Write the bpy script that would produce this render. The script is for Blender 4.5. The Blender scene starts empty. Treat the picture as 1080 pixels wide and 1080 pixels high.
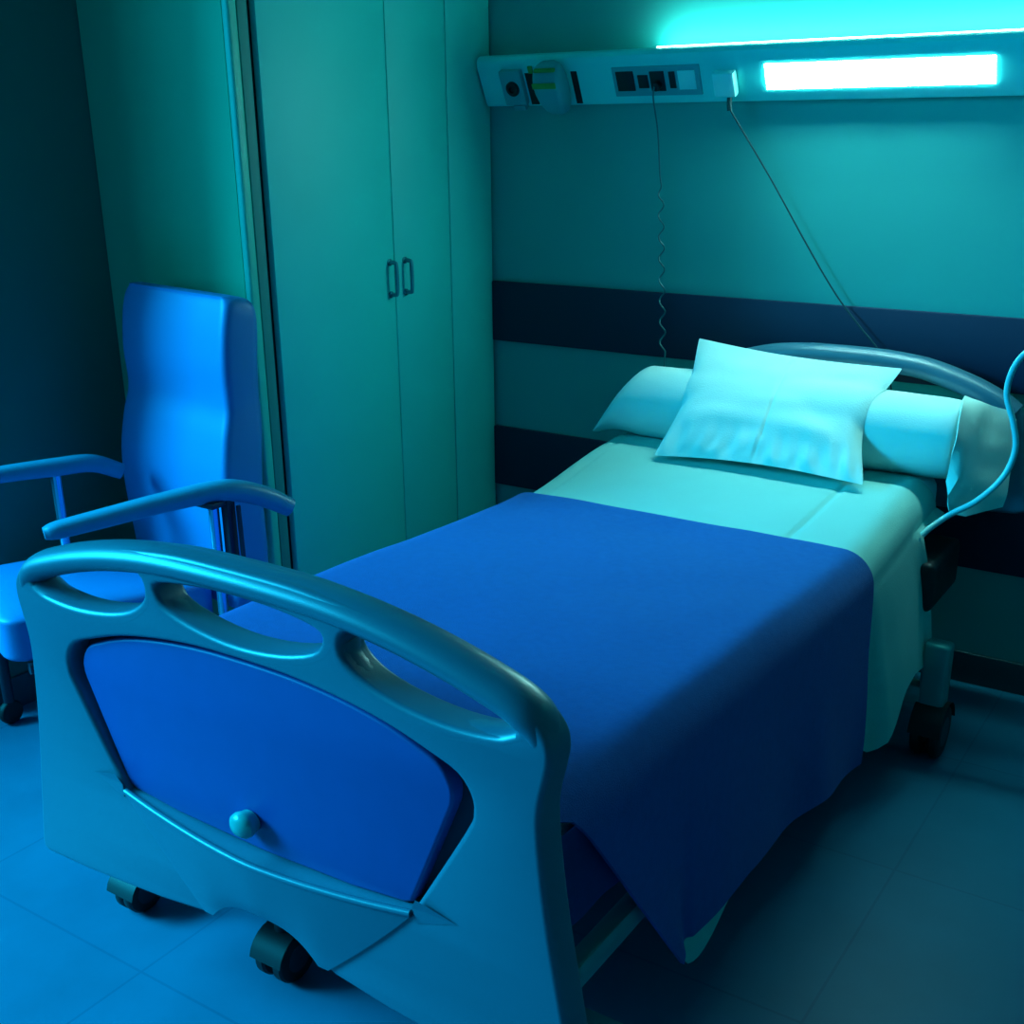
import bpy, bmesh, math, random
from mathutils import Vector, Matrix, noise
random.seed(4)
SC = bpy.context.scene
COL = SC.collection
PI = math.pi

# ------------------------------------------------------------------ materials
def mat(name, col, rough=0.5, bump=0.0, bscale=200.0, var=0.0, vscale=6.0, metal=0.0, spec=0.5, emit=None, estr=0.0, sheen=0.0):
    m = bpy.data.materials.new(name); m.use_nodes = True
    nt = m.node_tree; b = nt.nodes['Principled BSDF']
    b.inputs['Base Color'].default_value = (*col, 1)
    b.inputs['Roughness'].default_value = rough
    b.inputs['Metallic'].default_value = metal
    b.inputs['Specular IOR Level'].default_value = spec
    if sheen: b.inputs['Sheen Weight'].default_value = sheen
    tc = nt.nodes.new('ShaderNodeTexCoord')
    if var:
        n = nt.nodes.new('ShaderNodeTexNoise'); n.inputs['Scale'].default_value = vscale; n.inputs['Detail'].default_value = 4
        mx = nt.nodes.new('ShaderNodeMix'); mx.data_type = 'RGBA'; mx.blend_type = 'MULTIPLY'
        mr = nt.nodes.new('ShaderNodeMapRange'); mr.inputs[1].default_value = .3; mr.inputs[2].default_value = .7
        mr.inputs[3].default_value = 1 - var; mr.inputs[4].default_value = 1
        mx.inputs[0].default_value = 1; mx.inputs[6].default_value = (*col, 1)
        nt.links.new(tc.outputs['Object'], n.inputs['Vector']); nt.links.new(n.outputs['Fac'], mr.inputs[0])
        nt.links.new(mr.outputs[0], mx.inputs[7]); nt.links.new(mx.outputs[2], b.inputs['Base Color'])
    if bump:
        n2 = nt.nodes.new('ShaderNodeTexNoise'); n2.inputs['Scale'].default_value = bscale; n2.inputs['Detail'].default_value = 3
        bp = nt.nodes.new('ShaderNodeBump'); bp.inputs['Strength'].default_value = bump; bp.inputs['Distance'].default_value = .004
        nt.links.new(tc.outputs['Object'], n2.inputs['Vector']); nt.links.new(n2.outputs['Fac'], bp.inputs['Height'])
        nt.links.new(bp.outputs[0], b.inputs['Normal'])
    if emit:
        b.inputs['Emission Color'].default_value = (*emit, 1); b.inputs['Emission Strength'].default_value = estr
    return m

LAMP = (0.36, 0.93, 0.90)
M = {}
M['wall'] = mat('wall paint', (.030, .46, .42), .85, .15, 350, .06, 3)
M['wall_darkened'] = mat('darkened wall paint', (.005, .20, .15), .9, .15, 350, .06, 3)  # dark copy of the wall paint, cuts light bounced off unseen walls
M['ceiling'] = mat('ceiling paint', (.04, .42, .40), .9)
M['rail_dark'] = mat('bumper rail laminate', (.002, .014, .055), .6, .1, 300)
M['plinth'] = mat('plinth vinyl', (.005, .07, .09), .6)
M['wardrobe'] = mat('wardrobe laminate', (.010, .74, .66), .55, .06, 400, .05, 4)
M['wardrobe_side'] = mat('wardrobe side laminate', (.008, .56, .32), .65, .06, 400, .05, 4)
M['gap'] = mat('dark joint', (.002, .015, .015), .8)
M['strip'] = mat('corner profile', (.015, .60, .46), .5)
M['strip_dim'] = mat('corner profile inner strip', (.008, .28, .25), .6)
M['handle'] = mat('handle satin metal', (.02, .30, .36), .35, metal=.6)
M['plastic'] = mat('moulded bed end plastic', (.040, .155, .22), .36, .05, 500, spec=.8)
M['panel'] = mat('bed end laminate panel', (.004, .075, .31), .5, .08, 600, .05, 20)
M['knob'] = mat('knob plastic', (.03, .40, .38), .25, spec=.8)
M['recess'] = mat('recess back board', (.003, .02, .05), .7)
M['blanket'] = mat('woven blanket', (.002, .104, .39), .95, .5, 420, .12, 60, spec=.1, sheen=.1)
M['sheet'] = mat('white cotton', (.28, .61, .56), .9, .2, 250, .04, 8, spec=.1)
M['pillow'] = mat('white pillowcase', (.62, .86, .80), .9, .2, 250, .04, 8, spec=.1)
M['mattress'] = mat('mattress ticking', (.55, .80, .80), .9, .2, 250, spec=.1)
M['metal'] = mat('painted bed frame steel', (.02, .34, .34), .4, metal=.3)
M['darkmetal'] = mat('dark steel', (.008, .05, .06), .45, metal=.4)
M['rubber'] = mat('black rubber', (.002, .010, .014), .6)
M['hub'] = mat('caster hub plastic', (.004, .035, .055), .45)
M['chair'] = mat('chair vinyl', (.006, .205, .50), .48, .12, 300, .04, 5)
M['armpad'] = mat('armrest polyurethane', (.02, .26, .40), .42, .06, 400)
M['chrome'] = mat('chair chrome', (.20, .62, .80), .2, metal=.9)
M['chairdark'] = mat('chair base steel', (.004, .02, .04), .5)
M['unit'] = mat('bed head unit enamel', (.05, .85, .82), .4, spec=.5)
M['unit_in'] = mat('socket plate', (.02, .40, .44), .5)
M['black'] = mat('black plastic', (.001, .006, .010), .5)
M['outlet'] = mat('gas outlet body', (.015, .42, .46), .5)
M['label'] = mat('green yellow label', (.05, .36, .06), .6)
M['whiteplastic'] = mat('white plastic', (.30, .95, .92), .4)
M['cable'] = mat('white cable', (.20, .75, .82), .4)
M['cord'] = mat('dark cord', (.003, .05, .06), .5)
M['cordlight'] = mat('coiled cord', (.010, .16, .17), .5)
M['lens'] = mat('lamp lens', (.3, .9, .9), .4, emit=LAMP, estr=72.0)
M['uplight'] = mat('uplight diffuser', (.3, .9, .9), .4, emit=LAMP, estr=26.0)
M['tube'] = mat('nightlight', (.3, .9, .9), .4)
M['frame'] = mat('window frame', (.05, .5, .6), .5)

# floor: vinyl tiles with thin joints
def floor_mat():
    m = mat('vinyl floor tiles', (.002, .175, .29), .5, .04, 250, .16, 5)
    nt = m.node_tree; b = nt.nodes['Principled BSDF']
    tc = nt.nodes['Texture Coordinate']
    br = nt.nodes.new('ShaderNodeTexBrick')
    br.offset = 0; br.inputs['Scale'].default_value = 1
    br.inputs['Brick Width'].default_value = .6; br.inputs['Row Height'].default_value = .6
    br.inputs['Mortar Size'].default_value = .0035; br.inputs['Mortar Smooth'].default_value = .3
    br.inputs['Color1'].default_value = (1, 1, 1, 1); br.inputs['Color2'].default_value = (.95, .95, .95, 1)
    br.inputs['Mortar'].default_value = (.74, .81, .85, 1)
    mp = nt.nodes.new('ShaderNodeMapping'); mp.inputs['Location'].default_value = (1.77, -1.245, 0)
    nt.links.new(tc.outputs['Object'], mp.inputs['Vector']); nt.links.new(mp.outputs[0], br.inputs['Vector'])
    src = b.inputs['Base Color'].links[0].from_socket
    mx = nt.nodes.new('ShaderNodeMix'); mx.data_type = 'RGBA'; mx.blend_type = 'MULTIPLY'; mx.inputs[0].default_value = 1
    nt.links.new(src, mx.inputs[6]); nt.links.new(br.outputs['Color'], mx.inputs[7])
    nt.links.new(mx.outputs[2], b.inputs['Base Color'])
    return m
M['floor'] = floor_mat(); M['floor'].node_tree.nodes['Principled BSDF'].inputs['Specular IOR Level'].default_value = .18

# ------------------------------------------------------------------ helpers
WORLD = {}
def thing(name, label, cat, loc, group=None):
    o = bpy.data.objects.new(name, None); COL.objects.link(o)
    o.empty_display_size = .1; o.location = loc
    o['label'] = label; o['category'] = cat
    if group: o['group'] = group
    WORLD[o] = Vector(loc)
    return o

def obj(name, bm, m, parent=None, smooth=40, origin=None, label=None, cat=None, kind=None, group=None, mods=None):
    """bm is in world coordinates; the object's origin goes to its thing's base"""
    bm.normal_update()
    me = bpy.data.meshes.new(name)
    if parent: org = WORLD[parent]
    elif origin is not None: org = Vector(origin)
    elif kind == 'structure': org = Vector((0, 0, 0))
    else:
        xs = [v.co for v in bm.verts]
        org = Vector(((min(v.x for v in xs)+max(v.x for v in xs))/2, (min(v.y for v in xs)+max(v.y for v in xs))/2, min(v.z for v in xs)))
    for v in bm.verts: v.co -= org
    bm.to_mesh(me); bm.free()
    if smooth is not None:
        me.shade_smooth(); me.set_sharp_from_angle(angle=math.radians(smooth))
    me.materials.append(M[m])
    o = bpy.data.objects.new(name, me); COL.objects.link(o)
    if parent:
        o.parent = parent
        o.location = (0, 0, 0)
        WORLD[o] = org
    else:
        o.location = org; WORLD[o] = org
    if label: o['label'] = label
    if cat: o['category'] = cat
    if kind: o['kind'] = kind
    if group: o['group'] = group
    return o

def box(bm, a, b, bevel=0.0, seg=2):
    a = Vector(a); b = Vector(b)
    lo = Vector((min(a.x, b.x), min(a.y, b.y), min(a.z, b.z))); hi = Vector((max(a.x, b.x), max(a.y, b.y), max(a.z, b.z)))
    t = bmesh.new(); bmesh.ops.create_cube(t, size=1)
    for v in t.verts:
        v.co = Vector((lo[i] + (v.co[i]+.5)*(hi[i]-lo[i]) for i in range(3)))
    if bevel: bmesh.ops.bevel(t, geom=t.edges[:], offset=bevel, segments=seg, profile=.5, affect='EDGES')
    merge(bm, t); return bm

def merge(bm, t):
    mp = {}
    for v in t.verts: mp[v] = bm.verts.new(v.co)
    for f in t.faces:
        try: bm.faces.new([mp[v] for v in f.verts])
        except ValueError: pass
    t.free()

def BX(a, b, bevel=0.0, seg=2):
    return box(bmesh.new(), a, b, bevel, seg)

def catmull(pts, n=8, closed=False):
    P = [Vector(p) for p in pts]; out = []; N = len(P)
    rng = range(N) if closed else range(N-1)
    for i in rng:
        p1, p2 = P[i], P[(i+1) % N]
        p0 = P[(i-1) % N] if closed or i > 0 else p1*2-p2
        p3 = P[(i+2) % N] if closed or i+2 < N else p2*2-p1
        for k in range(n):
            t = k/n
            out.append(.5*((2*p1)+(p2-p0)*t+(2*p0-5*p1+4*p2-p3)*t*t+(3*p1-p0-3*p2+p3)*t**3))
    if not closed: out.append(P[-1])
    return out

def sweep(bm, path, section, cap=True, up=(0, 0, 1)):
    """section: function(i, n) -> list of (side, up) offsets, swept along path"""
    up = Vector(up); rings = []; n = len(path)
    for i, p in enumerate(path):
        t = (path[min(i+1, n-1)] - path[max(i-1, 0)]).normalized()
        s = t.cross(up)
        if s.length < 1e-4: s = Vector((1, 0, 0))
        s.normalize(); u = s.cross(t).normalized()
        rings.append([bm.verts.new(p + s*a + u*b) for a, b in section(i, n)])
    k = len(rings[0])
    for r0, r1 in zip(rings, rings[1:]):
        for j in range(k): bm.faces.new([r0[j], r0[(j+1) % k], r1[(j+1) % k], r1[j]])
    if cap:
        bm.faces.new(rings[0][::-1]); bm.faces.new(rings[-1])
    bmesh.ops.recalc_face_normals(bm, faces=bm.faces)
    return bm

def circ(r, k=12, ry=None):
    ry = ry or r
    return [(r*math.cos(2*PI*j/k), ry*math.sin(2*PI*j/k)) for j in range(k)]

def tube(bm, pts, r, k=10, smooth=6, up=(0, 0, 1)):
    t = bmesh.new()
    path = catmull(pts, smooth) if smooth and len(pts) > 2 else [Vector(p) for p in pts]
    sweep(t, path, lambda i, n: circ(r, k), up=up)
    merge(bm, t); return bm

def rrect(w, h, r, k=4):
    out = []
    for cx, cy, a0 in ((w/2-r, h/2-r, 0), (-w/2+r, h/2-r, PI/2), (-w/2+r, -h/2+r, PI), (w/2-r, -h/2+r, 1.5*PI)):
        for j in range(k+1):
            a = a0 + PI/2*j/k; out.append((cx+r*math.cos(a), cy+r*math.sin(a)))
    return out

def lathe(bm, c, axis, prof, k=24):
    """prof: list of (distance along axis, radius)"""
    t = bmesh.new(); ax = Vector(axis).normalized()
    s = ax.orthogonal().normalized(); u = ax.cross(s); c = Vector(c); rings = []
    for d, r in prof:
        rings.append([t.verts.new(c+ax*d+(s*math.cos(2*PI*j/k)+u*math.sin(2*PI*j/k))*max(r, 1e-4)) for j in range(k)])
    for r0, r1 in zip(rings, rings[1:]):
        for j in range(k): t.faces.new([r0[j], r0[(j+1) % k], r1[(j+1) % k], r1[j]])
    t.faces.new(rings[0][::-1]); t.faces.new(rings[-1])
    bmesh.ops.recalc_face_normals(t, faces=t.faces)
    merge(bm, t); return bm

def plate(outlines, ymid, half, bevel, cx, res=3):
    """a flat moulding with holes in the XZ plane, rounded edges; outlines are (u, v) loops"""
    cu = bpy.data.curves.new('outline', 'CURVE'); cu.dimensions = '2D'; cu.fill_mode = 'BOTH'
    for pts in outlines:
        sp = cu.splines.new('POLY'); sp.points.add(len(pts)-1)
        for q, p in zip(sp.points, pts): q.co = (p[0], p[1], 0, 1)
        sp.use_cyclic_u = True
    cu.bevel_depth = bevel; cu.bevel_resolution = res; cu.extrude = half-bevel; cu.offset = -bevel
    o = bpy.data.objects.new('outline', cu); COL.objects.link(o)
    dg = bpy.context.evaluated_depsgraph_get()
    me = bpy.data.meshes.new_from_object(o.evaluated_get(dg))
    bm = bmesh.new(); bm.from_mesh(me)
    bpy.data.objects.remove(o); bpy.data.curves.remove(cu); bpy.data.meshes.remove(me)
    for v in bm.verts: v.co = Vector((cx+v.co.x, ymid-v.co.z, v.co.y))
    bmesh.ops.remove_doubles(bm, verts=bm.verts, dist=1e-5)
    bmesh.ops.recalc_face_normals(bm, faces=bm.faces)
    return bm

def mirror(right):       # right half from the top middle round to the bottom middle -> closed loop
    return list(right) + [(-u, v) for u, v in reversed(right) if abs(u) > 1e-6]

def lerp_table(tab, x):
    if x <= tab[0][0]: return tab[0][1]
    for (a, fa), (b, fb) in zip(tab, tab[1:]):
        if x <= b: return fa+(fb-fa)*(x-a)/(b-a)
    return tab[-1][1]

def nz(x, y, z, s=1.0): return noise.noise(Vector((x*s, y*s, z*s)))

# ------------------------------------------------------------------ the room
D = 3.56; XL = -3.05; XR = 1.6; YF = -2.4; H = 3.0
XC = -2.446; YP = 2.38
obj('floor', BX((-4.5, YF-.2, -.1), (XR+.2, D+.2, 0)), 'floor', kind='structure', smooth=None)
obj('ceiling', BX((-4.5, YF-.2, H), (XR+.2, D+.2, H+.1)), 'ceiling', kind='structure', smooth=None)
obj('wall_back', BX((XL-.2, D, 0), (XR+.2, D+.15, H)), 'wall', kind='structure', smooth=None)
obj('wall_right', BX((XR, YF, 0), (XR+.15, D, H)), 'wall_darkened', kind='structure', smooth=None)
obj('wall_front', BX((-3.8, YF-.15, 0), (XR, YF, H)), 'wall_darkened', kind='structure', smooth=None)
XB = -3.8; YA = 1.78                      # unseen bay added at left, shaped to let window daylight reach the chair
WY0, WY1, WZ0, WZ1 = -2.1, 1.30, .85, 2.92
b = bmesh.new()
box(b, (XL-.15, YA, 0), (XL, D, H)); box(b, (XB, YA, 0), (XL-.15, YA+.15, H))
obj('wall_left', b, 'wall_darkened', kind='structure', smooth=None)
b = bmesh.new()
box(b, (XB-.15, YF, 0), (XB, WY0, H)); box(b, (XB-.15, WY1, 0), (XB, YA+.15, H))
box(b, (XB-.15, WY0, 0), (XB, WY1, WZ0)); box(b, (XB-.15, WY0, WZ1), (XB, WY1, H))
obj('wall_bay_added', b, 'wall_darkened', kind='structure', smooth=None)
b = bmesh.new()
for y in (WY0+.02, (WY0+WY1)/2, WY1-.02): box(b, (XB-.10, y-.02, WZ0), (XB-.05, y+.02, WZ1))
for z in (WZ0+.02, WZ1-.02): box(b, (XB-.10, WY0, z-.02), (XB-.05, WY1, z+.02))
obj('window_1', b, 'frame', kind='structure', smooth=None)
# bumper rails along the head wall
obj('trim_1', BX((XC, D-.018, .914), (XR, D, 1.124), .004), 'rail_dark', kind='structure')
obj('trim_2', BX((XC, D-.018, .375), (XR, D, .598), .004), 'rail_dark', kind='structure')
obj('baseboard_back', BX((XC, D-.012, 0), (XR, D, .10), .003), 'plinth', kind='structure')
obj('baseboard_left', BX((XL, YA, 0), (XL+.012, YP, .10), .003), 'plinth', kind='structure')

# ------------------------------------------------------------------ wardrobe
wd = thing('wardrobe', 'tall built-in wardrobe with two plain doors beside the bed', 'wardrobe', (-2.74, 2.97, 0))
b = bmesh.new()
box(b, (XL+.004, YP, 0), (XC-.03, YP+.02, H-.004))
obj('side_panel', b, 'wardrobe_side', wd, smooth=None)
b = bmesh.new(); box(b, (XL+.004, YP+.02, .0), (XC-.024, D-.005, H-.004))
obj('carcass', b, 'gap', wd, smooth=None)
b = bmesh.new(); box(b, (XC-.028, YP-.004, 0), (XC-.002, YP+.030, H-.004), .008, 3)
obj('corner_profile', b, 'strip', wd)
b = bmesh.new(); box(b, (XC-.03, YP+.036, 0), (XC-.008, YP+.072, H-.004), .003)
obj('inner_strip', b, 'strip_dim', wd)
y0, y1, y2, y3 = YP+.092, 3.003, 3.304, 3.550
def door(y0, y1, name):
    return obj(name, BX((XC-.022, y0, .06), (XC, y1, H-.01), .0025), 'wardrobe', wd)
d1 = door(y0, y1-.002, 'door'); d2 = door(y1+.002, y2-.0025, 'door'); door(y2+.0025, y3, 'filler_panel')
obj('plinth', BX((XC-.024, y0, 0), (XC-.012, y3, .055)), 'plinth', wd)
def dhandle(y, parent):
    bm = bmesh.new()
    tube(bm, [(XC-.002, y, 1.240), (XC+.022, y, 1.239), (XC+.028, y, 1.228), (XC+.028, y, 1.152), (XC+.022, y, 1.141), (XC-.002, y, 1.140)], .0065, 8, 4, up=(0, 1, 0))
    for z in (1.24, 1.14): lathe(bm, (XC, y, z), (1, 0, 0), [(0, .011), (.004, .011), (.005, .007)], 12)
    h = obj('handle', bm, 'handle', parent, label='satin metal handle')
dhandle(y1-.026, d1); dhandle(y1+.050, d2)

# ------------------------------------------------------------------ bed head unit with lamp
ux0, ux1 = -2.436, 0.25
un = thing('bed_head_unit', 'long wall-mounted medical bed head unit with lit reading lamp above the bed', 'wall lamp unit', ((ux0+ux1)/2, D-.04, 1.70))
PROF = [(3.557, 1.702), (3.524, 1.702), (3.517, 1.708), (3.462, 1.822), (3.461, 1.838), (3.468, 1.850), (3.484, 1.857), (3.500, 1.857), (3.502, 1.846), (3.545, 1.846), (3.547, 1.857), (3.557, 1.857)]
def facepoint(s, d=0.0):      # s: 0 bottom of sloping face .. 1 top; d: distance in front of the face
    a = Vector((3.517, 1.708)); c = Vector((3.462, 1.822)); t = (c-a).normalized(); n = Vector((-t.y, t.x))
    if n.x > 0: n = -n
    p = a.lerp(c, s) + n*d
    return p
def extrude_profile(prof, xa, xb):
    bm = bmesh.new()
    A = [bm.verts.new((xa, y, z)) for y, z in prof]; B = [bm.verts.new((xb, y, z)) for y, z in prof]
    n = len(prof)
    for i in range(n): bm.faces.new([A[i], A[(i+1) % n], B[(i+1) % n], B[i]])
    bm.faces.new(A[::-1]); bm.faces.new(B)
    bmesh.ops.recalc_face_normals(bm, faces=bm.faces)
    return bm
obj('housing', extrude_profile(PROF, ux0, ux1), 'unit', un, smooth=30)
def slab(bm, xa, xb, sa, sb, d0, d1, bevel=0.0):
    t = bmesh.new(); vs = []
    for x in (xa, xb):
        for s in (sa, sb):
            for d in (d0, d1):
                p = facepoint(s, d); vs.append(t.verts.new((x, p.x, p.y)))
    for f in ((0, 1, 3, 2), (4, 6, 7, 5), (0, 4, 5, 1), (2, 3, 7, 6), (0, 2, 6, 4), (1, 5, 7, 3)): t.faces.new([vs[i] for i in f])
    bmesh.ops.recalc_face_normals(t, faces=t.faces)
    if bevel: bmesh.ops.bevel(t, geom=t.edges[:], offset=bevel, segments=2, profile=.5, affect='EDGES')
    merge(bm, t); return bm
obj('lamp_lens', slab(bmesh.new(), -1.435, -.800, .22, .80, -.004, .003), 'lens', un, smooth=None, label='glowing white reading lamp lens')
obj('uplight', BX((-1.79, 3.489, 1.8574), (.2, 3.541, 1.8605)), 'uplight', un, smooth=None, label='glowing upward wall light strip')
sp = obj('socket_plate', slab(bmesh.new(), -1.935, -1.640, .14, .86, -.002, .004, .0015), 'unit_in', un)
for name, a, c, s0, s1, mm in (('socket', -1.922, -1.862, .28, .76, 'black'), ('data_socket', -1.848, -1.814, .34, .66, 'black'),
                               ('call_socket', -1.806, -1.758, .26, .74, 'black'), ('switch', -1.742, -1.722, .32, .72, 'black'), ('cover_plate', -1.712, -1.655, .28, .74, 'whiteplastic')):
    obj(name, slab(bmesh.new(), a, c, s0, s1, .003, .007, .001), mm, sp)
# oxygen outlet and suction outlet on the left end
g1 = obj('gas_outlet', slab(bmesh.new(), -2.345, -2.262, .02, .93, -.002, .022, .006), 'outlet', un, label='grey gas outlet with a dark round port')
p = facepoint(.48, .022); n = (facepoint(.5, 1)-facepoint(.5, 0))
bm = bmesh.new(); lathe(bm, (-2.300, p.x, p.y), (0, n.x, n.y), [(0, .024), (.006, .024), (.010, .020), (.010, .012), (.002, .011)], 24)
obj('outlet_port', bm, 'black', g1)
bm = bmesh.new(); slab(bm, -2.315, -2.268, -.10, .04, .0, .026, .004); obj('release_tab', bm, 'unit_in', g1)
for xa, xb in ((-2.256, -2.226), (-2.084, -2.062)):
    obj('module_gap', slab(bmesh.new(), xa, xb, -.02, .80, -.002, .0015), 'gap', un, label='dark gap between the outlet modules')
g3 = bmesh.new(); slab(g3, -2.238, -2.222, .80, .98, .0, .006, .001)
obj('indicator', g3, 'label', un, label='small green yellow marker')
# the bulky valve body plugged in beside it
vb = thing('suction_regulator', 'grey rounded valve body with yellow-green labels on the left end of the bed head unit', 'medical regulator', (-2.13, 3.46, 1.66))
bm = bmesh.new()
st = [(1.12, .018, .026, .012), (1.06, .024, .042, .018), (.92, .030, .052, .026), (.7, .036, .056, .034), (.45, .038, .055, .036), (.2, .036, .049, .034), (0, .032, .040, .028), (-.12, .028, .028, .020), (-.17, .026, .014, .010)]
rings = []
for q in catmull([(a, c, d) for a, c, d, e in st], 4):
    e = lerp_table(sorted((a, ee) for a, c, d, ee in st), q.x)
    pc2 = facepoint(q.x, 0); nn = (facepoint(.5, 1)-facepoint(.5, 0))
    rings.append([bm.verts.new((-2.146+.010*(1-q.x)+a, pc2.x+nn.x*(q.y+c), pc2.y+nn.y*(q.y+c))) for a, c in rrect(2*q.z, 2*e, min(q.z, e)*.75, 4)])
for r0, r1 in zip(rings, rings[1:]):
    for k in range(len(r0)): bm.faces.new([r0[k], r0[(k+1) % len(r0)], r1[(k+1) % len(r0)], r1[k]])
bm.faces.new(rings[0]); bm.faces.new(rings[-1]); bmesh.ops.recalc_face_normals(bm, faces=bm.faces)
v1 = obj('valve_body', bm, 'outlet', vb)
bm = bmesh.new(); slab(bm, -2.190, -2.104, .62, .76, .068, .0735, .002); obj('label_plate', bm, 'label', vb, label='yellow-green label plate')
bm = bmesh.new(); slab(bm, -2.182, -2.108, .98, 1.06, .044, .058, .002); obj('label_plate', bm, 'label', vb, label='yellow-green label plate')
bm = bmesh.new(); slab(bm, -2.19, -2.10, .3, .8, -.002, .02, .004); obj('mounting_bracket', bm, 'outlet', vb)

# white plug with its lead, and the coiled call cord
pc_ = thing('power_cord', 'white plug on the bed head unit with thin lead slanting down to the bed', 'power cord', (-1.548, 3.46, 1.70))
obj('plug', slab(bmesh.new(), -1.592, -1.522, .14, .72, .001, .030, .007), 'whiteplastic', pc_)
pp = facepoint(.06, .025)
bm = bmesh.new(); tube(bm, [(-1.546, pp.x, pp.y+.008), (-1.546, pp.x, pp.y-.012), (-1.545, pp.x+.002, pp.y-.028)], .008, 8, 3, up=(0, 1, 0)); obj('strain_relief', bm, 'cord', pc_)
bm = bmesh.new(); tube(bm, [(-1.545, pp.x, pp.y-.02), (-1.533, 3.50, 1.66), (-1.415, 3.53, 1.480), (-1.30, 3.532, 1.31), (-1.195, 3.530, 1.165), (-1.11, 3.520, 1.075), (-1.03, 3.515, .99), (-.99, 3.515, .88), (-.97, 3.515, .70)], .0027, 8, 8, up=(0, 1, 0))
obj('lead', bm, 'cord', pc_)
cc = thing('call_cord', 'thin coiled call cord hanging from the black socket of the bed head unit', 'cord', (-1.78, 3.47, .9))
pp = facepoint(.42, .007)
bm = bmesh.new(); lathe(bm, (-1.782, pp.x, pp.y), (0, n.x, n.y), [(0, .014), (.018, .013), (.022, .008)], 16); obj('plug', bm, 'black', cc)
pts = [Vector((-1.784, pp.x-.02, pp.y-.006)), Vector((-1.786, pp.x-.02, pp.y-.04)), Vector((-1.784, 3.50, 1.62)), Vector((-1.779, 3.515, 1.49))]
pts = catmull(pts, 6)
for i in range(0, 330):
    t = i/330; z = 1.47-.53*t; a = 2*PI*8*t; r = .0095*min(1, t*12)
    pts.append(Vector((-1.777+.032*t+r*math.cos(a), 3.518+r*.6*math.sin(a)-.01*t, z)))
pts += [Vector((-1.735, 3.50, .88)), Vector((-1.72, 3.49, .78))]
bm = bmesh.new(); sweep(bm, pts, lambda i, n: circ(.0028, 6), up=(0, 1, 0)); obj('coil', bm, 'cordlight', cc)

# ------------------------------------------------------------------ the hospital bed
BX0 = -1.335
bed = thing('hospital_bed', 'adjustable hospital bed with moulded grey ends, made up with a blue blanket', 'hospital bed', (BX0+.02, 2.3, 0))
right = [(0, .992), (.10, .991), (.18, .986), (.30, .970), (.43, .936), (.52, .906), (.560, .886), (.583, .860), (.589, .832), (.584, .800), (.574, .755), (.572, .710), (.580, .62), (.594, .52), (.612, .42), (.630, .32), (.638, .272), (.634, .256), (.618, .250), (.50, .253), (.40, .260), (.275, .270), (.16, .286), (.142, .294), (.130, .318), (.105, .336), (.06, .343), (0, .345)]
def smooth_half(p, k, n=3): return [(q.x, q.y) for q in catmull([(a, c, 0) for a, c in p[:k]], n)]+list(p[k:])
outer = mirror(smooth_half(right, 17))
def smooth_loop(p, n=3): return [(q.x, q.y) for q in catmull([(a, c, 0) for a, c in p], n, True)]
H1 = [(-.535, .868), (-.522, .893), (-.47, .902), (-.37, .922), (-.26, .937), (-.228, .935), (-.218, .915), (-.226, .890), (-.265, .864), (-.33, .846), (-.41, .837), (-.48, .840), (-.522, .850)]
H2 = [(-.180, .930), (-.09, .942), (0, .945), (.09, .942), (.168, .930), (.182, .912), (.160, .888), (.09, .868), (0, .860), (-.09, .868), (-.165, .888), (-.186, .912)]
H3 = [(-a, c) for a, c in reversed(H1)]
PH = mirror(smooth_half([(0, .836), (.10, .834), (.20, .824), (.30, .806), (.385, .780), (.430, .762), (.452, .735), (.456, .705), (.440, .665), (.335, .486), (.32, .480), (.20, .467), (0, .461)], 10))
PI_ = mirror(smooth_half([(0, .826), (.10, .824), (.20, .814), (.29, .796), (.355, .773), (.390, .756), (.408, .730), (.411, .703), (.398, .666), (.325, .492), (.31, .486), (.20, .474), (0, .468)], 10))
fy = 1.232
bm = plate([outer, smooth_loop(H1), smooth_loop(H2), smooth_loop(H3), PH], fy, .032, .010, BX0, 4)
# rounder hand grip along the top
grip = [(-.548, .74), (-.558, .790), (-.565, .835), (-.556, .866), (-.525, .889), (-.48, .906), (-.40, .929), (-.30, .950), (-.18, .964), (0, .9685), (.18, .964), (.30, .950), (.40, .929), (.48, .906), (.525, .889), (.556, .866), (.565, .835), (.558, .790), (.548, .74)]
t = bmesh.new(); sweep(t, catmull([(BX0+u, fy, v-.001) for u, v in grip], 4), lambda i, n: circ(.0265*min(1, .40+min(i, n-1-i)/24), 24, .041*min(1, .40+min(i, n-1-i)/24)), up=(0, 1, 0)); 
# section axes: side = t x up
bm2 = t; merge(bm, bm2)
# soft lips under the hand holes
for s in (-1, 1):
    t = bmesh.new(); sweep(t, catmull([(BX0+s*u, fy, v) for u, v in ((.545, .852), (.50, .832), (.41, .818), (.33, .826), (.262, .846), (.214, .880), (.204, .91))], 4), lambda i, n: circ(.017, 16, .0325), up=(0, 1, 0)); merge(bm, t)
t = bmesh.new(); sweep(t, catmull([(BX0+u, fy, v) for u, v in ((-.205, .915), (-.18, .882), (-.10, .854), (0, .846), (.10, .854), (.18, .882), (.205, .915))], 4), lambda i, n: circ(.014, 16, .0325), up=(0, 1, 0)); merge(bm, t)
fb = obj('footboard', bm, 'plastic', bed, smooth=50)
obj('recess_board', plate([mirror([(0, .846), (.25, .826), (.44, .775), (.475, .73), (.46, .665), (.35, .472), (0, .448)])], fy+.018, .008, .002, BX0, 1), 'recess', fb)
ip = obj('inset_panel', plate([[(u*1.055 if u < 0 else u, v) for u, v in PI_]], fy-.002, .016, .006, BX0, 3), 'panel', fb, label='blue laminate inset panel')
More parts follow.
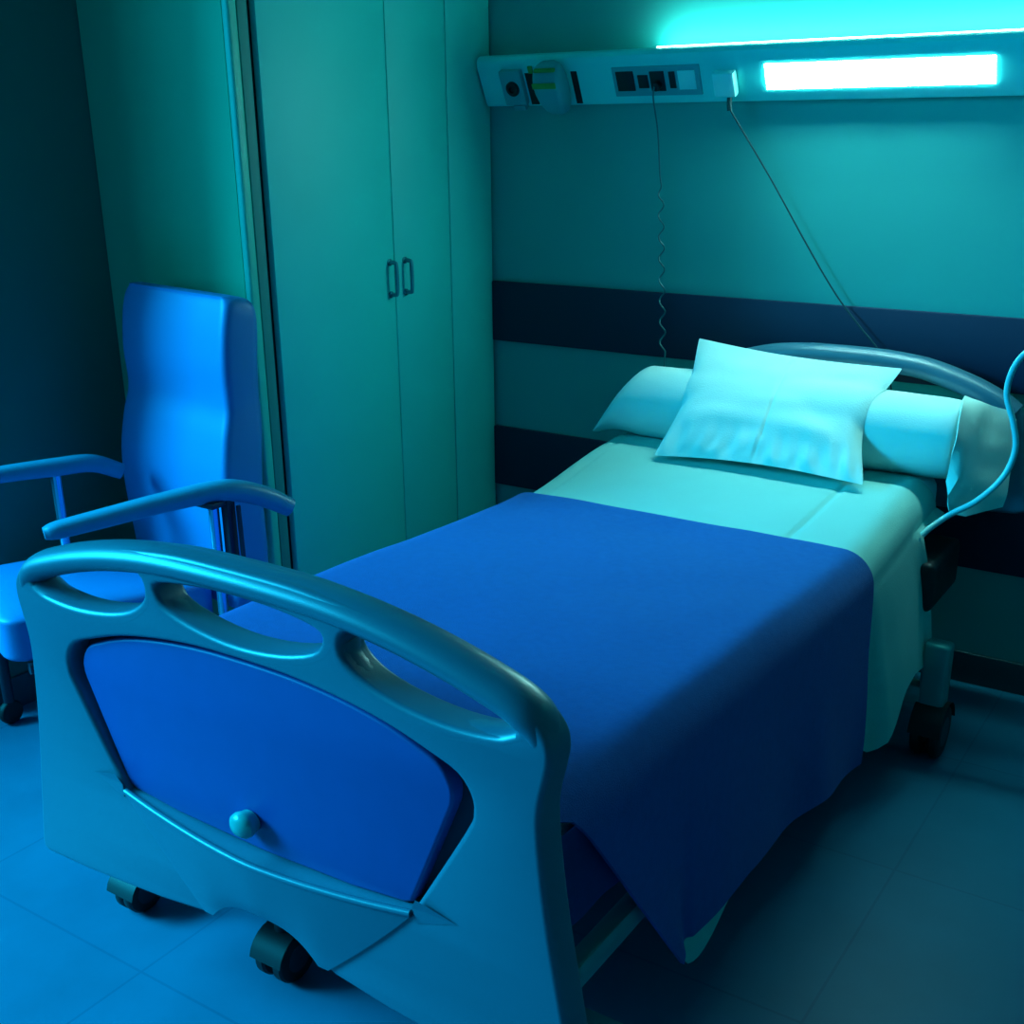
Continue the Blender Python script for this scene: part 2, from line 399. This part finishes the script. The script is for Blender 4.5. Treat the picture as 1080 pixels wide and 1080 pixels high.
bm = bmesh.new(); lathe(bm, (BX0-.022, fy-.021, .525), (0, -1, 0), [(0, .020), (.008, .021), (.016, .024), (.024, .023), (.031, .016), (.034, .006), (.0345, .001)], 24)
for v in bm.verts: v.co.x = (BX0-.022) + (v.co.x-(BX0-.022))*1.15
obj('knob', bm, 'knob', ip, label='round pale knob')
# bulging lower moulding with a sharp lip on top
nu, nv = 28, 8
bm = bmesh.new(); grid = []
for j in range(nv+1):
    v = j/nv; row = []
    for i in range(nu+1):
        s = 2*i/nu-1
        half = .338+( .150-.338)*v
        u = s*half
        ztop = .463+.020*abs(u/.335)**2
        zbot = .296 if abs(u) > .128 else .347-.051*(abs(u)/.128)**3
        z = ztop+(zbot-ztop)*v
        d = (1-abs(s)**1.4)*(.026*(1-v)**.6+.004)+.004
        row.append(bm.verts.new((BX0+u, fy-.0325-d, z)))
    grid.append(row)
for j in range(nv):
    for i in range(nu): bm.faces.new([grid[j][i], grid[j][i+1], grid[j+1][i+1], grid[j+1][i]])
# lip ledge back to the panel
led = [bm.verts.new((w.co.x, fy-.012, w.co.z+.004)) for w in grid[0]]
for i in range(nu): bm.faces.new([led[i], led[i+1], grid[0][i+1], grid[0][i]])
bmesh.ops.recalc_face_normals(bm, faces=bm.faces)
obj('lower_moulding', bm, 'plastic', fb, smooth=35)
bm = bmesh.new(); sweep(bm, catmull([(BX0+u, fy-.034-.027*(1-abs(u/.338)**1.4), .466+.020*abs(u/.335)**2) for u in [(-.336+.672*i/14) for i in range(15)]], 2), lambda i, n: circ(.0065, 10, .0065), up=(0, 1, 0))
obj('panel_lip', bm, 'plastic', fb)
# small raised flicks at the panel's lower corners
for s in (-1, 1):
    bm = bmesh.new(); w = []
    for u, v, d in ((.340, .500, .004), (.352, .522, .010), (.425, .500, .001), (.345, .470, .001)):
        w.append(bm.verts.new((BX0+s*u, fy-.032-d, v)))
    c = bm.verts.new((BX0+s*.372, fy-.032+.004, .495))
    bm.faces.new(w)
    for a, c2 in zip(w, w[1:]+w[:1]): bm.faces.new([a, c2, c])
    bmesh.ops.recalc_face_normals(bm, faces=bm.faces)
    obj('corner_flick', bm, 'plastic', fb, smooth=None)

# headboard
HX = -1.115; hy = 3.455; HS = .82
hr = [(0, 1.036), (.14, 1.034), (.28, 1.022), (.42, .990), (.53, .952), (.59, .922), (.618, .890), (.630, .84), (.640, .78), (.656, .71), (.680, .640), (.676, .622), (.64, .612), (.40, .600), (0, .600)]
HH = mirror([(0, .978), (.14, .976), (.27, .966), (.41, .936), (.51, .904), (.552, .886), (.548, .872), (.50, .870), (.30, .866), (0, .864)])
hr = [(u*HS, v-.014) for u, v in hr]; HH = [(u*HS, v-.014) for u, v in HH]
bm = plate([mirror(hr), HH], hy, .030, .014, HX, 4)
t = bmesh.new(); sweep(t, catmull([(HX+u*HS, hy, v-.042) for u, v in [(-.59, .918), (-.53, .950), (-.42, .988), (-.28, 1.020), (-.14, 1.032), (0, 1.034), (.14, 1.032), (.28, 1.020), (.42, .988), (.53, .950), (.59, .918)]], 4), lambda i, n: circ(.0315, 24, .042), up=(0, 1, 0)); merge(bm, t)
obj('headboard', bm, 'plastic', bed, smooth=50)

# frame
bm = bmesh.new()
for x in (-1.765, -.845):
    box(bm, (x-.02, 1.262, .415), (x+.02, 3.404, .475), .006)
for y in (1.30, 2.0, 2.7, 3.36): box(bm, (-1.76, y-.02, .425), (-.85, y+.02, .465), .004)
for x in (-1.80, -.80): box(bm, (x-.018, 1.30, .325), (x+.018, 3.36, .372), .006)
for y in (1.34, 3.30): box(bm, (-1.80, y-.015, .33), (-.80, y+.015, .425), .004)
obj('mattress_frame', bm, 'metal', bed)
bm = bmesh.new()
for x in (-1.58, -1.05): box(bm, (x-.025, 1.40, .150), (x+.025, 3.10, .205), .006)
for y in (1.43, 3.05): box(bm, (-1.93, y-.028, .145), (-.66, y+.028, .200), .008)
obj('base_frame', bm, 'metal', bed)
for y, lean in ((1.75, .25), (2.75, .25)):
    bm = bmesh.new()
    for x in (-1.58, -1.05):
        tube(bm, [(x, y, .19), (x, y+lean, .44)], .022, 10, 0)
    tube(bm, [(-1.58, y+.12, .31), (-1.05, y+.12, .31)], .014, 10, 0)
    obj('lift_arm', bm, 'darkmetal', bed)
bm = bmesh.new(); box(bm, (-1.42, 1.9, .22), (-1.22, 2.45, .36), .02, 3); obj('drive_motor', bm, 'black', bed)
bm = bmesh.new(); box(bm, (-.90, 3.05, .40), (-.70, 3.33, .54), .02, 3); obj('control_box', bm, 'black', bed)
for x in (-1.765, -.845):
    bm = bmesh.new(); box(bm, (x-.02, 3.37, .44), (x+.02, 3.405, .66), .006); obj('headboard_bracket', bm, 'metal', bed)
    bm = bmesh.new(); box(bm, (x-.02, 1.262, .43), (x+.02, 1.30, .62), .006); obj('footboard_bracket', bm, 'metal', bed)
def caster(x, y, r=.068, tilt=0.0, housing=True, wheels=(-.024, .024)):
    bm = bmesh.new()
    lathe(bm, (x, y, r*1.2), (0, 0, 1), [(0, .018), (.150-r*1.2 if r < .1 else .05, .018)], 14)
    # hood over the wheel
    t = bmesh.new(); hood = [(y+(r*1.12)*math.cos(a), r+(r*1.12)*math.sin(a)) for a in [PI*(.05+.9*i/10) for i in range(11)]]
    sweep(t, [Vector((x, yy, zz)) for yy, zz in hood], lambda i, n: [(-.034, -.004), (.034, -.004), (.034, .004), (-.034, .004)], up=(1, 0, 0)) if False else None
    A = [[t.verts.new((x+s, yy, zz)) for yy, zz in hood] for s in (-.042, .042)]
    for i in range(10): t.faces.new([A[0][i], A[0][i+1], A[1][i+1], A[1][i]])
    bmesh.ops.recalc_face_normals(t, faces=t.faces)
    merge(bm, t)
    c = obj('caster', bm, 'rubber', bed)
    for dx in wheels:
        bm = bmesh.new(); lathe(bm, (x+dx-.014, y, r), (1, 0, 0), [(0, r*.55), (.001, r*.92), (.006, r), (.022, r), (.027, r*.92), (.028, r*.55)], 28)
        w = obj('wheel', bm, 'rubber', c)
        bm = bmesh.new(); lathe(bm, (x+dx-.0155, y, r), (1, 0, 0), [(0, r*.2), (.001, r*.55), (.030, r*.55), (.031, r*.2)], 20); obj('wheel_hub', bm, 'hub', c)
    return c
caster(-1.945, 1.395, .050, wheels=(-.014, .014)); caster(-.80, 1.44); caster(-1.905, 3.05); caster(-.66, 3.045, .075)
caster(-1.512, 1.408, .054)
# rear right leg shroud seen below the sheet
bm = bmesh.new(); box(bm, (-.70, 3.02, .135), (-.63, 3.08, .33), .012, 3); obj('leg_shroud', bm, 'metal', bed)

# ------------------------------------------------------------------ mattress and bedding
def ztop(y):            # top of the blanket level
    return lerp_table([(1.20, .672), (1.30, .690), (1.6, .692), (2.0, .686), (2.4, .670), (2.7, .664), (2.95, .700), (3.1, .728), (3.4, .742)], y)
def zt_s(y): return (ztop(y-.06)+ztop(y)+ztop(y+.06)+ztop(y-.12)+ztop(y+.12))/5
bm = bmesh.new(); rings = []
ys = [1.285+i*(3.375-1.285)/40 for i in range(41)]
for y in ys:
    top = zt_s(y)-.024; bot = top-.155
    e = min(1, min(y-1.285, 3.375-y)/.03); ins = .03*(1-math.sqrt(max(0, 1-(1-e)**2)))
    sec = rrect(1.0-2*ins, .155-2*ins, .045, 5)
    rings.append([bm.verts.new((-1.300+.012*(y-2)+a, y, (top+bot)/2+c+.003*nz(a*4, y*4, c))) for a, c in sec])
k = len(rings[0])
for r0, r1 in zip(rings, rings[1:]):
    for j in range(k): bm.faces.new([r0[j], r0[(j+1) % k], r1[(j+1) % k], r1[j]])
bm.faces.new(rings[0]); bm.faces.new(rings[-1][::-1]); bmesh.ops.recalc_face_normals(bm, faces=bm.faces)
obj('mattress', bm, 'mattress', label='white covered mattress lying on the bed frame under the sheet and blanket', cat='mattress', smooth=60)

def cloth(ys, xl, xr, lhem, rhem, off, r=.085, nx=110, flare=.02, wr=.004, seed=0, shear=None, thick=.006, crease=None, flap=None):
    bm = bmesh.new(); top = []
    for y in ys:
        zt = zt_s(y)+off; L = xl(y)-off; R = xr(y)+off
        zl = min(lhem(y), zt-r-.012); zr = min(rhem(y), zt-r-.012)
        pts = []
        n0 = 16
        for i in range(n0): f = i/n0; pts.append((L-flare*(1-f), zl+(zt-r-zl)*f))
        for i in range(11): a = PI/2*i/10; pts.append((L+r-r*math.cos(a), zt-r+r*math.sin(a)))
        for i in range(1, 120): f = i/120; pts.append((L+r+(R-L-2*r)*f, zt))
        for i in range(11): a = PI/2*i/10; pts.append((R-r+r*math.sin(a), zt-r+r*math.cos(a)))
        for i in range(1, 29): f = i/28; pts.append((R+(flare+(.05*min(1, max(0, (y-2.70)/.05)) *min(1, max(0, zt-r-zr)/.2) if shear else 0))*f**.8, zt-r-(zt-r-zr)*f))
        row = []
        for x, z in pts:
            d = wr*(nz(x, y, z+seed, 3.2)+.5*nz(x, y, z+seed, 8))
            s = max(0, min(1, (zt-z-.1)/.4))       # soft vertical folds on the hanging sides
            fold = s*.010*math.sin(y*11+seed+2*nz(y, z, seed, 2))
            dx = (fold+d*s*1.5)*(1 if x > (L+R)/2 else -1)
            cz = 0
            if crease and z > zt-.02: cz = -.006*math.exp(-((x-crease(y))/.007)**2)-.005*math.exp(-((x+1.72)/.008)**2)
            yy = y+(shear(y, zt-z) if shear and x > (L+R)/2 else 0)+(flap(y, zt-z) if flap and x > (L+R)/2 else 0)
            row.append(bm.verts.new((x+dx, yy, z+d*(1-s)+cz)))
        top.append(row)
    for r0, r1 in zip(top, top[1:]):
        for j in range(len(r0)-1): bm.faces.new([r0[j], r0[j+1], r1[j+1], r1[j]])
    bmesh.ops.recalc_face_normals(bm, faces=bm.faces)
    if sum(f.normal.z for f in bm.faces) < 0: bmesh.ops.reverse_faces(bm, faces=bm.faces)
    bmesh.ops.solidify(bm, geom=bm.faces[:], thickness=thick)
    bmesh.ops.recalc_face_normals(bm, faces=bm.faces)
    return bm
xl = lambda y: -1.832+.010*(y-2); xr = lambda y: -.765+.012*(y-2)
# white top sheet: under the blanket and open at the head end
ys = [1.67+i*(3.24-1.67)/84 for i in range(85)]
sr = lambda y: lerp_table([(1.67, .24), (1.70, .170), (1.73, .132), (1.77, .130), (1.82, .150), (1.90, .190), (2.0, .235), (2.1, .25), (2.6, .22), (2.68, .16), (2.72, .13), (2.78, .17), (2.84, .255), (2.9, .275), (3.01, .25), (3.05, .66)], y)
bm = cloth(ys, xl, xr, lambda y: .35, sr, -.014, wr=.0035, seed=0, shear=lambda y, dz: max(0, min(1, (y-2.72)/.31))**1.5*max(0, dz-.02)*.22, thick=.004, flare=.02, crease=lambda y: -.985+.05*(y-2.9))
obj('top_sheet', bm, 'sheet', label='white sheet drawn over the mattress at the head end, hanging over the bed side', cat='sheet', smooth=60)
# blue blanket
ys = [1.268, 1.275, 1.29]+[1.30+i*(2.70-1.30)/90 for i in range(91)]
bh = lambda y: lerp_table([(1.268, .185), (1.36, .195), (1.63, .212), (1.70, .210), (1.957, .215), (2.355, .168), (2.70, .105)], y)
foot = lambda y, dz: max(0, 1-(y-1.268)/.45)*(.07*min(1, max(0, dz-.004)/.03)+max(0, dz-.03)*.70)
bm = cloth(ys, xl, xr, lambda y: .30, bh, 0.0, wr=.0035, seed=0, thick=.008, flap=foot)
# the tucked-in end at the foot corner
t = bmesh.new(); A = []
for i in range(13):
    y = 1.268+i*.025; row = []
    for j in range(9):
        z = .64-(.64-(.462+.03*nz(y, 0, 0, 9)))*j/8
        row.append(t.verts.new((-.790-.006*math.sin(j*.7)+.006*nz(y, z, 1, 7), y, z)))
    A.append(row)
for r0, r1 in zip(A, A[1:]):
    for j in range(8): t.faces.new([r0[j], r0[j+1], r1[j+1], r1[j]])
bmesh.ops.solidify(t, geom=t.faces[:], thickness=.006); bmesh.ops.recalc_face_normals(t, faces=t.faces); merge(bm, t)
t = bmesh.new(); A = []
for i in range(21):
    x = -1.80+i*1.015/20; row = []
    for j in range(8):
        z = .655-.19*j/7
        row.append(t.verts.new((x, 1.272-.004*math.sin(j), z)))
    A.append(row)
for r0, r1 in zip(A, A[1:]):
    for j in range(7): t.faces.new([r0[j], r0[j+1], r1[j+1], r1[j]])
bmesh.ops.solidify(t, geom=t.faces[:], thickness=.006); bmesh.ops.recalc_face_normals(t, faces=t.faces); merge(bm, t)
obj('blanket', bm, 'blanket', label='plain blue blanket spread over the foot end of the hospital bed', cat='blanket', smooth=60)

# bolster across the head end
bo = thing('bolster', 'long white cylindrical bolster lying across the bed against the headboard', 'bolster', (-1.20, 3.265, .725))
bm = bmesh.new(); rings = []
prof = [(-1.830, .112), (-1.80, .116), (-1.77, .119), (-1.74, .120), (-1.70, .122), (-1.62, .123), (-1.4, .126), (-1.1, .127), (-.9, .125), (-.78, .122), (-.735, .117), (-.722, .105), (-.718, .07), (-.718, .03)]
pr2 = []
for (xa, ra), (xb, rb) in zip(prof, prof[1:]):
    nseg = 8 if xb-xa > .05 else 3
    for i in range(nseg): pr2.append((xa+(xb-xa)*i/nseg, ra+(rb-ra)*i/nseg))
pr2.append(prof[-1])
for x, r in pr2:
    ring = []
    for j in range(40):
        a = 2*PI*j/40
        rr = r*.93*(1+.03*nz(x*5, math.cos(a), math.sin(a), 1.6)) - .004*math.exp(-((x+1.585)/.006)**2)
        z = .818+(0 if x > -1.68 else -(1.68+x)**2*4.0)+rr*(1 if x > -1.68 else max(.12, 1-((-1.68-x)/.15)**1.5*.86))*math.sin(a)*(.96 if math.sin(a) < 0 else 1.0)
        ring.append(bm.verts.new((x, 3.306+rr*math.cos(a), z)))
    rings.append(ring)
for r0, r1 in zip(rings, rings[1:]):
    for j in range(40): bm.faces.new([r0[j], r0[(j+1) % 40], r1[(j+1) % 40], r1[j]])
bm.faces.new(rings[0]); bm.faces.new(rings[-1][::-1]); bmesh.ops.recalc_face_normals(bm, faces=bm.faces)
obj('cushion', bm, 'pillow', bo, smooth=60)
def flap(rows, name, m):
    t = bmesh.new(); A = [[t.verts.new(p) for p in catmull(r, 5)] for r in rows]
    for r0, r1 in zip(A, A[1:]):
        for j in range(len(r0)-1): t.faces.new([r0[j], r0[j+1], r1[j+1], r1[j]])
    bmesh.ops.subdivide_edges(t, edges=t.edges[:], cuts=1, use_grid_fill=True)
    for v in t.verts: v.co += Vector((nz(*v.co, 14), nz(v.co.y, v.co.z, v.co.x, 14), nz(v.co.z, v.co.x, v.co.y, 14)))*.006
    bmesh.ops.solidify(t, geom=t.faces[:], thickness=.004); bmesh.ops.recalc_face_normals(t, faces=t.faces)
    return obj(name, t, m, bo, smooth=60)
# gathered open end of the bolster case hanging at the right
flap([[(-.742, 3.335, .938), (-.728, 3.250, .930), (-.720, 3.190, .872), (-.722, 3.178, .80), (-.735, 3.185, .735)],
      [(-.702, 3.340, .925), (-.694, 3.270, .905), (-.684, 3.225, .845), (-.694, 3.185, .775), (-.718, 3.165, .705)],
      [(-.676, 3.350, .915), (-.676, 3.310, .870), (-.672, 3.270, .815), (-.679, 3.220, .735), (-.708, 3.185, .650)],
      [(-.640, 3.365, .905), (-.634, 3.335, .855), (-.630, 3.305, .790), (-.640, 3.255, .715), (-.672, 3.205, .640)],
      [(-.612, 3.372, .880), (-.603, 3.350, .825), (-.598, 3.325, .765), (-.594, 3.300, .700), (-.600, 3.285, .655)]], 'case_end', 'pillow')

# plump pillow leaning on the bolster
bm = bmesh.new(); NU, NV = 120, 84
BL = Vector((-1.541, 3.065, .720)); BR = Vector((-.917, 3.065, .726)); TL = Vector((-1.548, 3.360, 1.022)); TR = Vector((-.926, 3.360, .990))
nrm = (BR-BL).cross(TL-BL).normalized()
if nrm.y > 0: nrm = -nrm
sides = []
for sgn in (1, -1):
    g = []
    for j in range(NV+1):
        v = j/NV; row = []
        for i in range(NU+1):
            u = i/NU
            # sides pinch inwards between the corners
            uu = .5+(u-.5)*(1-(.085 if u < .5 else .150)*math.sin(PI*v)**1.3); vv = .5+(v-.5)*(1-.070*math.sin(PI*u))
            p = BL*(1-uu)*(1-vv)+BR*uu*(1-vv)+TL*(1-uu)*vv+TR*uu*vv
            e = max(0, (1-(2*u-1)**4)*(1-(2*v-1)**4))
            eu = max(0, 1-(2*u-1)**6)**.7
            gv = min(1, v/.34)**.85 if v < .5 else (1-((v-.5)/.5)**1.6)
            h = (.038*eu*gv if sgn > 0 else .05*e**.6*min(1, .30+1.2*v))
            edge = max(0, 1-min(u, 1-u, v, 1-v)*5)
            wob = .010*nz(u*5+sgn, v*5, 2, 1.3)*e + .012*edge*e**.3*math.sin(u*34+3*nz(u, v, 5, 4))*(1 if v < .25 else 0)*.7
            cre = 0
            tw = .022*math.sin(PI*u)*(1-v)**3            # lower edge curls toward the sleeper's side
            p = p+nrm*(sgn*(h+cre)+wob+tw*.4)
            dy, dz = p.y-3.306, p.z-.818; dd = math.hypot(dy, dz); req = .118+(.020*e**.5 if sgn > 0 else .001)
            if dd < req: p = Vector((p.x, 3.306+dy/dd*req, .818+dz/dd*req))
            p.z = max(p.z, zt_s(p.y)-.004+(.03*e**.5 if sgn > 0 else 0))
            row.append(p)
        g.append(row)
    sides.append(g)
V = {}
def creases():
    for j in range(1, NV):
        v = j/NV
        for i in range(1, NU):
            u = i/NU; w = min(1, min(v, 1-v)*12)
            sides[0][j][i] = sides[0][j][i] - nrm*(.0065*w*math.exp(-((u-.485-.035*v*v-.012*math.sin(v*5))/.0075)**2)) + nrm*(.0035*w*max(0, 1-v*3)*math.sin(u*70+5*nz(u*3, v*3, 1, 1)))
for s_ in sides:
    for _ in range(20):
        for j in range(1, NV):
            for i in range(1, NU):
                s_[j][i] = s_[j][i]*.4+(s_[j-1][i]+s_[j+1][i]+s_[j][i-1]+s_[j][i+1])*.15
creases()
def vert(s, j, i):
    key = ('e' if i in (0, NU) or j in (0, NV) else s, j, i)
    if key not in V: V[key] = bm.verts.new(sides[0][j][i] if key[0] == 'e' else sides[s][j][i])
    return V[key]
for s in (0, 1):
    for j in range(NV):
        for i in range(NU):
            bm.faces.new([vert(s, j, i), vert(s, j, i+1), vert(s, j+1, i+1), vert(s, j+1, i)])
bmesh.ops.recalc_face_normals(bm, faces=bm.faces)
obj('pillow', bm, 'pillow', label='plump white pillow propped up against the bolster', cat='pillow', smooth=70)

# pale cable hanging at the right of the headboard
bm = bmesh.new(); tube(bm, [(-0.4, 3.5, 1.7), (-0.42, 3.47, 1.4), (-0.477, 3.257, 1.182), (-0.559, 3.233, 1.11), (-0.602, 3.223, 1.057), (-0.614, 3.218, 0.981), (-0.587, 3.214, 0.905), (-0.573, 3.209, 0.838), (-0.59, 3.194, 0.766), (-0.642, 3.171, 0.699), (-0.707, 3.142, 0.652), (-0.754, 3.075, 0.604), (-0.764, 3.037, 0.551)], .0080, 10, 8, up=(0, 1, 0))
obj('bed_cable', bm, 'cable', label='pale curving cable hanging at the right end of the headboard', cat='cable')

# ------------------------------------------------------------------ armchair by the wardrobe
ch = thing('armchair', 'blue high-backed hospital armchair with padded arms in front of the wardrobe', 'armchair', (-2.62, 1.9, 0))
psi = math.radians(10); ca, sa = math.cos(psi), math.sin(psi); OC = Vector((-2.590, 2.140, 0))
def LC(a, bb, z): return Vector((OC.x+a*ca+bb*sa, OC.y-a*sa+bb*ca, z))
prof = [(.44, .262, .00, .055), (.50, .270, .005, .062), (.60, .274, .000, .066), (.70, .272, -.008, .070), (.80, .270, -.006, .072), (.90, .264, .012, .070), (.96, .258, .030, .064), (1.00, .256, .034, .062), (1.08, .258, .032, .064), (1.16, .258, .040, .064), (1.215, .256, .052, .058), (1.243, .248, .062, .045), (1.256, .228, .066, .022)]
pp3 = catmull([(z, w, f) for z, w, f, t in prof], 4); pt = catmull([(z, t, 0) for z, w, f, t in prof], 4)
bm = bmesh.new(); rings = []
for q, tq in zip(pp3, pt):
    z, w, f = q; th = tq.y
    ring = []
    for a, c in rrect(2*w, 2*th, min(.034, th*.9), 5):
        dish = -.036*(1-abs(a/w)**2.5) if c < 0 else 0     # front dished between the side bolsters
        ring.append(bm.verts.new(LC(a*1.03, f+th+c-dish, 1.64-(1.64-z)*1.034-.010)))
    rings.append(ring)
k = len(rings[0])
for r0, r1 in zip(rings, rings[1:]):
    for j in range(k): bm.faces.new([r0[j], r0[(j+1) % k], r1[(j+1) % k], r1[j]])
bm.faces.new(rings[0]); bm.faces.new(rings[-1]); bmesh.ops.recalc_face_normals(bm, faces=bm.faces)
br = obj('backrest', bm, 'chair', ch, smooth=50)
bm = bmesh.new()
tube(bm, [LC(-.20, -.003, .952), LC(0, .014, .948), LC(.20, -.003, .952)], .003, 6, 4)
# seat
psi2 = math.radians(20); cb, sb = math.cos(psi2), math.sin(psi2)
bm.free()
def LS(a, bb, z): return Vector((OC.x+a*cb+bb*sb, OC.y-a*sb+bb*cb, z))
bm = bmesh.new(); t = bmesh.new(); bmesh.ops.create_cube(t, size=1)
bmesh.ops.subdivide_edges(t, edges=t.edges[:], cuts=5, use_grid_fill=True)
for v in t.verts:
    a, c, z = v.co
    v.co = Vector((a, c, z))
bmesh.ops.bevel(t, geom=[e for e in t.edges if len(e.link_faces) == 2 and e.calc_face_angle(0) > 1], offset=.12, segments=4, profile=.5, affect='EDGES')
for v in t.verts:
    a, c, z = v.co
    zz = .435+z*.13 + (.018*(1-4*a*a)*(1-4*c*c) if z > 0 else 0)-.02*(c+.5)
    v.co = LS(a*.47, -.265+c*.56, zz)
merge(bm, t); obj('seat', bm, 'chair', ch, smooth=60)
# arms: swept rounded pads
def arm(pts, ws):
    bm = bmesh.new(); path = catmull(pts, 7); n = len(path)
    def sec(i, n):
        t = i/(n-1)*(len(ws)-1); kk = min(int(t), len(ws)-2); w = ws[kk][0]+(ws[kk+1][0]-ws[kk][0])*(t-kk); h = ws[kk][1]+(ws[kk+1][1]-ws[kk][1])*(t-kk)
        return rrect(w, h, min(w, h)*.46, 4)
    sweep(bm, path, sec); return obj('armrest', bm, 'armpad', ch, smooth=60)
arm([(-2.425, 1.612, .736), (-2.410, 1.640, .740), (-2.36, 1.735, .752), (-2.285, 1.875, .770), (-2.215, 2.000, .778), (-2.172, 2.085, .748), (-2.140, 2.150, .705)], [(.030, .030), (.055, .040), (.058, .044), (.058, .048), (.060, .056), (.056, .056), (.050, .050)])
arm([(-2.965, 1.590, .745), (-2.950, 1.63, .752), (-2.925, 1.70, .764), (-2.868, 1.815, .768), (-2.81, 1.93, .768), (-2.765, 2.02, .765), (-2.73, 2.09, .73)], [(.030, .030), (.050, .040), (.055, .042), (.055, .044), (.056, .050), (.052, .050), (.045, .045)])
for nm, x, y, zt in (('arm_post', -2.235, 1.975, .765), ('arm_post', -2.815, 1.935, .765)):
    bm = bmesh.new(); tube(bm, [(x, y, .36), (x, y, zt-.012)], .014, 12, 0); 
    pz = obj(nm, bm, 'chrome', ch, label='chrome arm post')
bm = bmesh.new(); box(bm, (-2.222, 1.985, .50), (-2.196, 2.015, .762), .006); tube(bm, [(-2.178, 2.01, .52), (-2.182, 2.01, .74)], .006, 8, 0); box(bm, (-2.27, 1.94, .742), (-2.20, 2.01, .758), .004)
obj('recline_bracket', bm, 'chairdark', ch)
bm = bmesh.new()
for s in (-1, 1):
    tube(bm, [LS(s*.235, .02, .36), LS(s*.235, -.50, .36)], .016, 10, 0)
tube(bm, [LS(-.235, -.10, .34), LS(.235, -.10, .34)], .014, 10, 0); tube(bm, [LS(-.235, -.44, .34), LS(.235, -.44, .34)], .014, 10, 0)
obj('seat_frame', bm, 'chairdark', ch)
for a, c in ((-.235, .05), (.235, .05), (-.235, -.47), (.235, -.47)):
    bm = bmesh.new(); p0 = LS(a, c, 0)
    tube(bm, [(p0.x, p0.y, .36), (p0.x, p0.y, .07)], .016, 10, 0)
    lg = obj('leg', bm, 'chairdark', ch)
    bm = bmesh.new(); lathe(bm, (p0.x-.012, p0.y, .036), (1, 0, 0), [(0, .02), (.001, .033), (.005, .036), (.019, .036), (.023, .033), (.024, .02)], 20); lathe(bm, (p0.x, p0.y, .05), (0, 0, 1), [(0, .010), (.03, .014)], 10)
    obj('castor_wheel', bm, 'rubber', lg)

# ------------------------------------------------------------------ light
def area(name, loc, rot, sx, sy, energy, col, spread=None):
    l = bpy.data.lights.new(name, 'AREA'); l.shape = 'RECTANGLE'; l.size = sx; l.size_y = sy; l.energy = energy; l.color = col
    if spread: l.spread = spread
    o = bpy.data.objects.new(name, l); COL.objects.link(o); o.location = loc; o.rotation_euler = rot
    return o
area('window_skylight', (XB-.11, (WY0+WY1)/2, (WZ0+WZ1)/2), (0, -PI/2, 0), WZ1-WZ0, WY1-WY0, 85, (.010, .58, 1.0))
T0 = Vector((-2.1, 1.2, .2)); S0 = T0+Vector((-3.0, -1.90, 2.30)).normalized()*9
sky = area('high_sky_daylight', S0, (0, 0, 0), 3.8, 3.8, 960, (.010, .60, 1.0), math.radians(100))
sky.rotation_euler = (T0-S0).to_track_quat('-Z', 'Y').to_euler()
rl = area('reading_lamp_beam', (-.95, 3.468, 1.690), (0, 0, 0), 1.0, .03, 2.45, LAMP, math.radians(105))
rl.rotation_euler = Vector((0, -.46, -1)).to_track_quat('-Z', 'Y').to_euler()
w = bpy.data.worlds.new('dusk'); SC.world = w; w.use_nodes = True
w.node_tree.nodes['Background'].inputs[0].default_value = (.005, .25, .6, 1); w.node_tree.nodes['Background'].inputs[1].default_value = .15

# ------------------------------------------------------------------ camera
cam = bpy.data.cameras.new('camera'); co = bpy.data.objects.new('camera', cam); COL.objects.link(co)
f, pitch, yaw, roll = 1251.0, math.radians(20.2), math.radians(33.8), math.radians(.6)
fh = Vector((-math.sin(yaw), math.cos(yaw), 0)); rt = Vector((math.cos(yaw), math.sin(yaw), 0)); up = Vector((0, 0, 1))
F = fh*math.cos(pitch)-up*math.sin(pitch); U = fh*math.sin(pitch)+up*math.cos(pitch)
R_ = rt*math.cos(roll)-U*math.sin(roll); U_ = U*math.cos(roll)+rt*math.sin(roll)
mt = Matrix(((R_.x, U_.x, -F.x, 0), (R_.y, U_.y, -F.y, 0), (R_.z, U_.z, -F.z, 1.64), (0, 0, 0, 1)))
co.matrix_world = mt
cam.sensor_width = 36; cam.sensor_height = 36; cam.sensor_fit = 'HORIZONTAL'
cam.lens = f*36/1080; cam.shift_y = 53/1080; cam.clip_start = .02
SC.camera = co
vs = SC.view_settings
SC.display_settings.display_device = 'sRGB'
vs.view_transform = 'Standard'; vs.look = 'None'; vs.gamma = 1; vs.use_curve_mapping = False; vs.exposure = 0.0
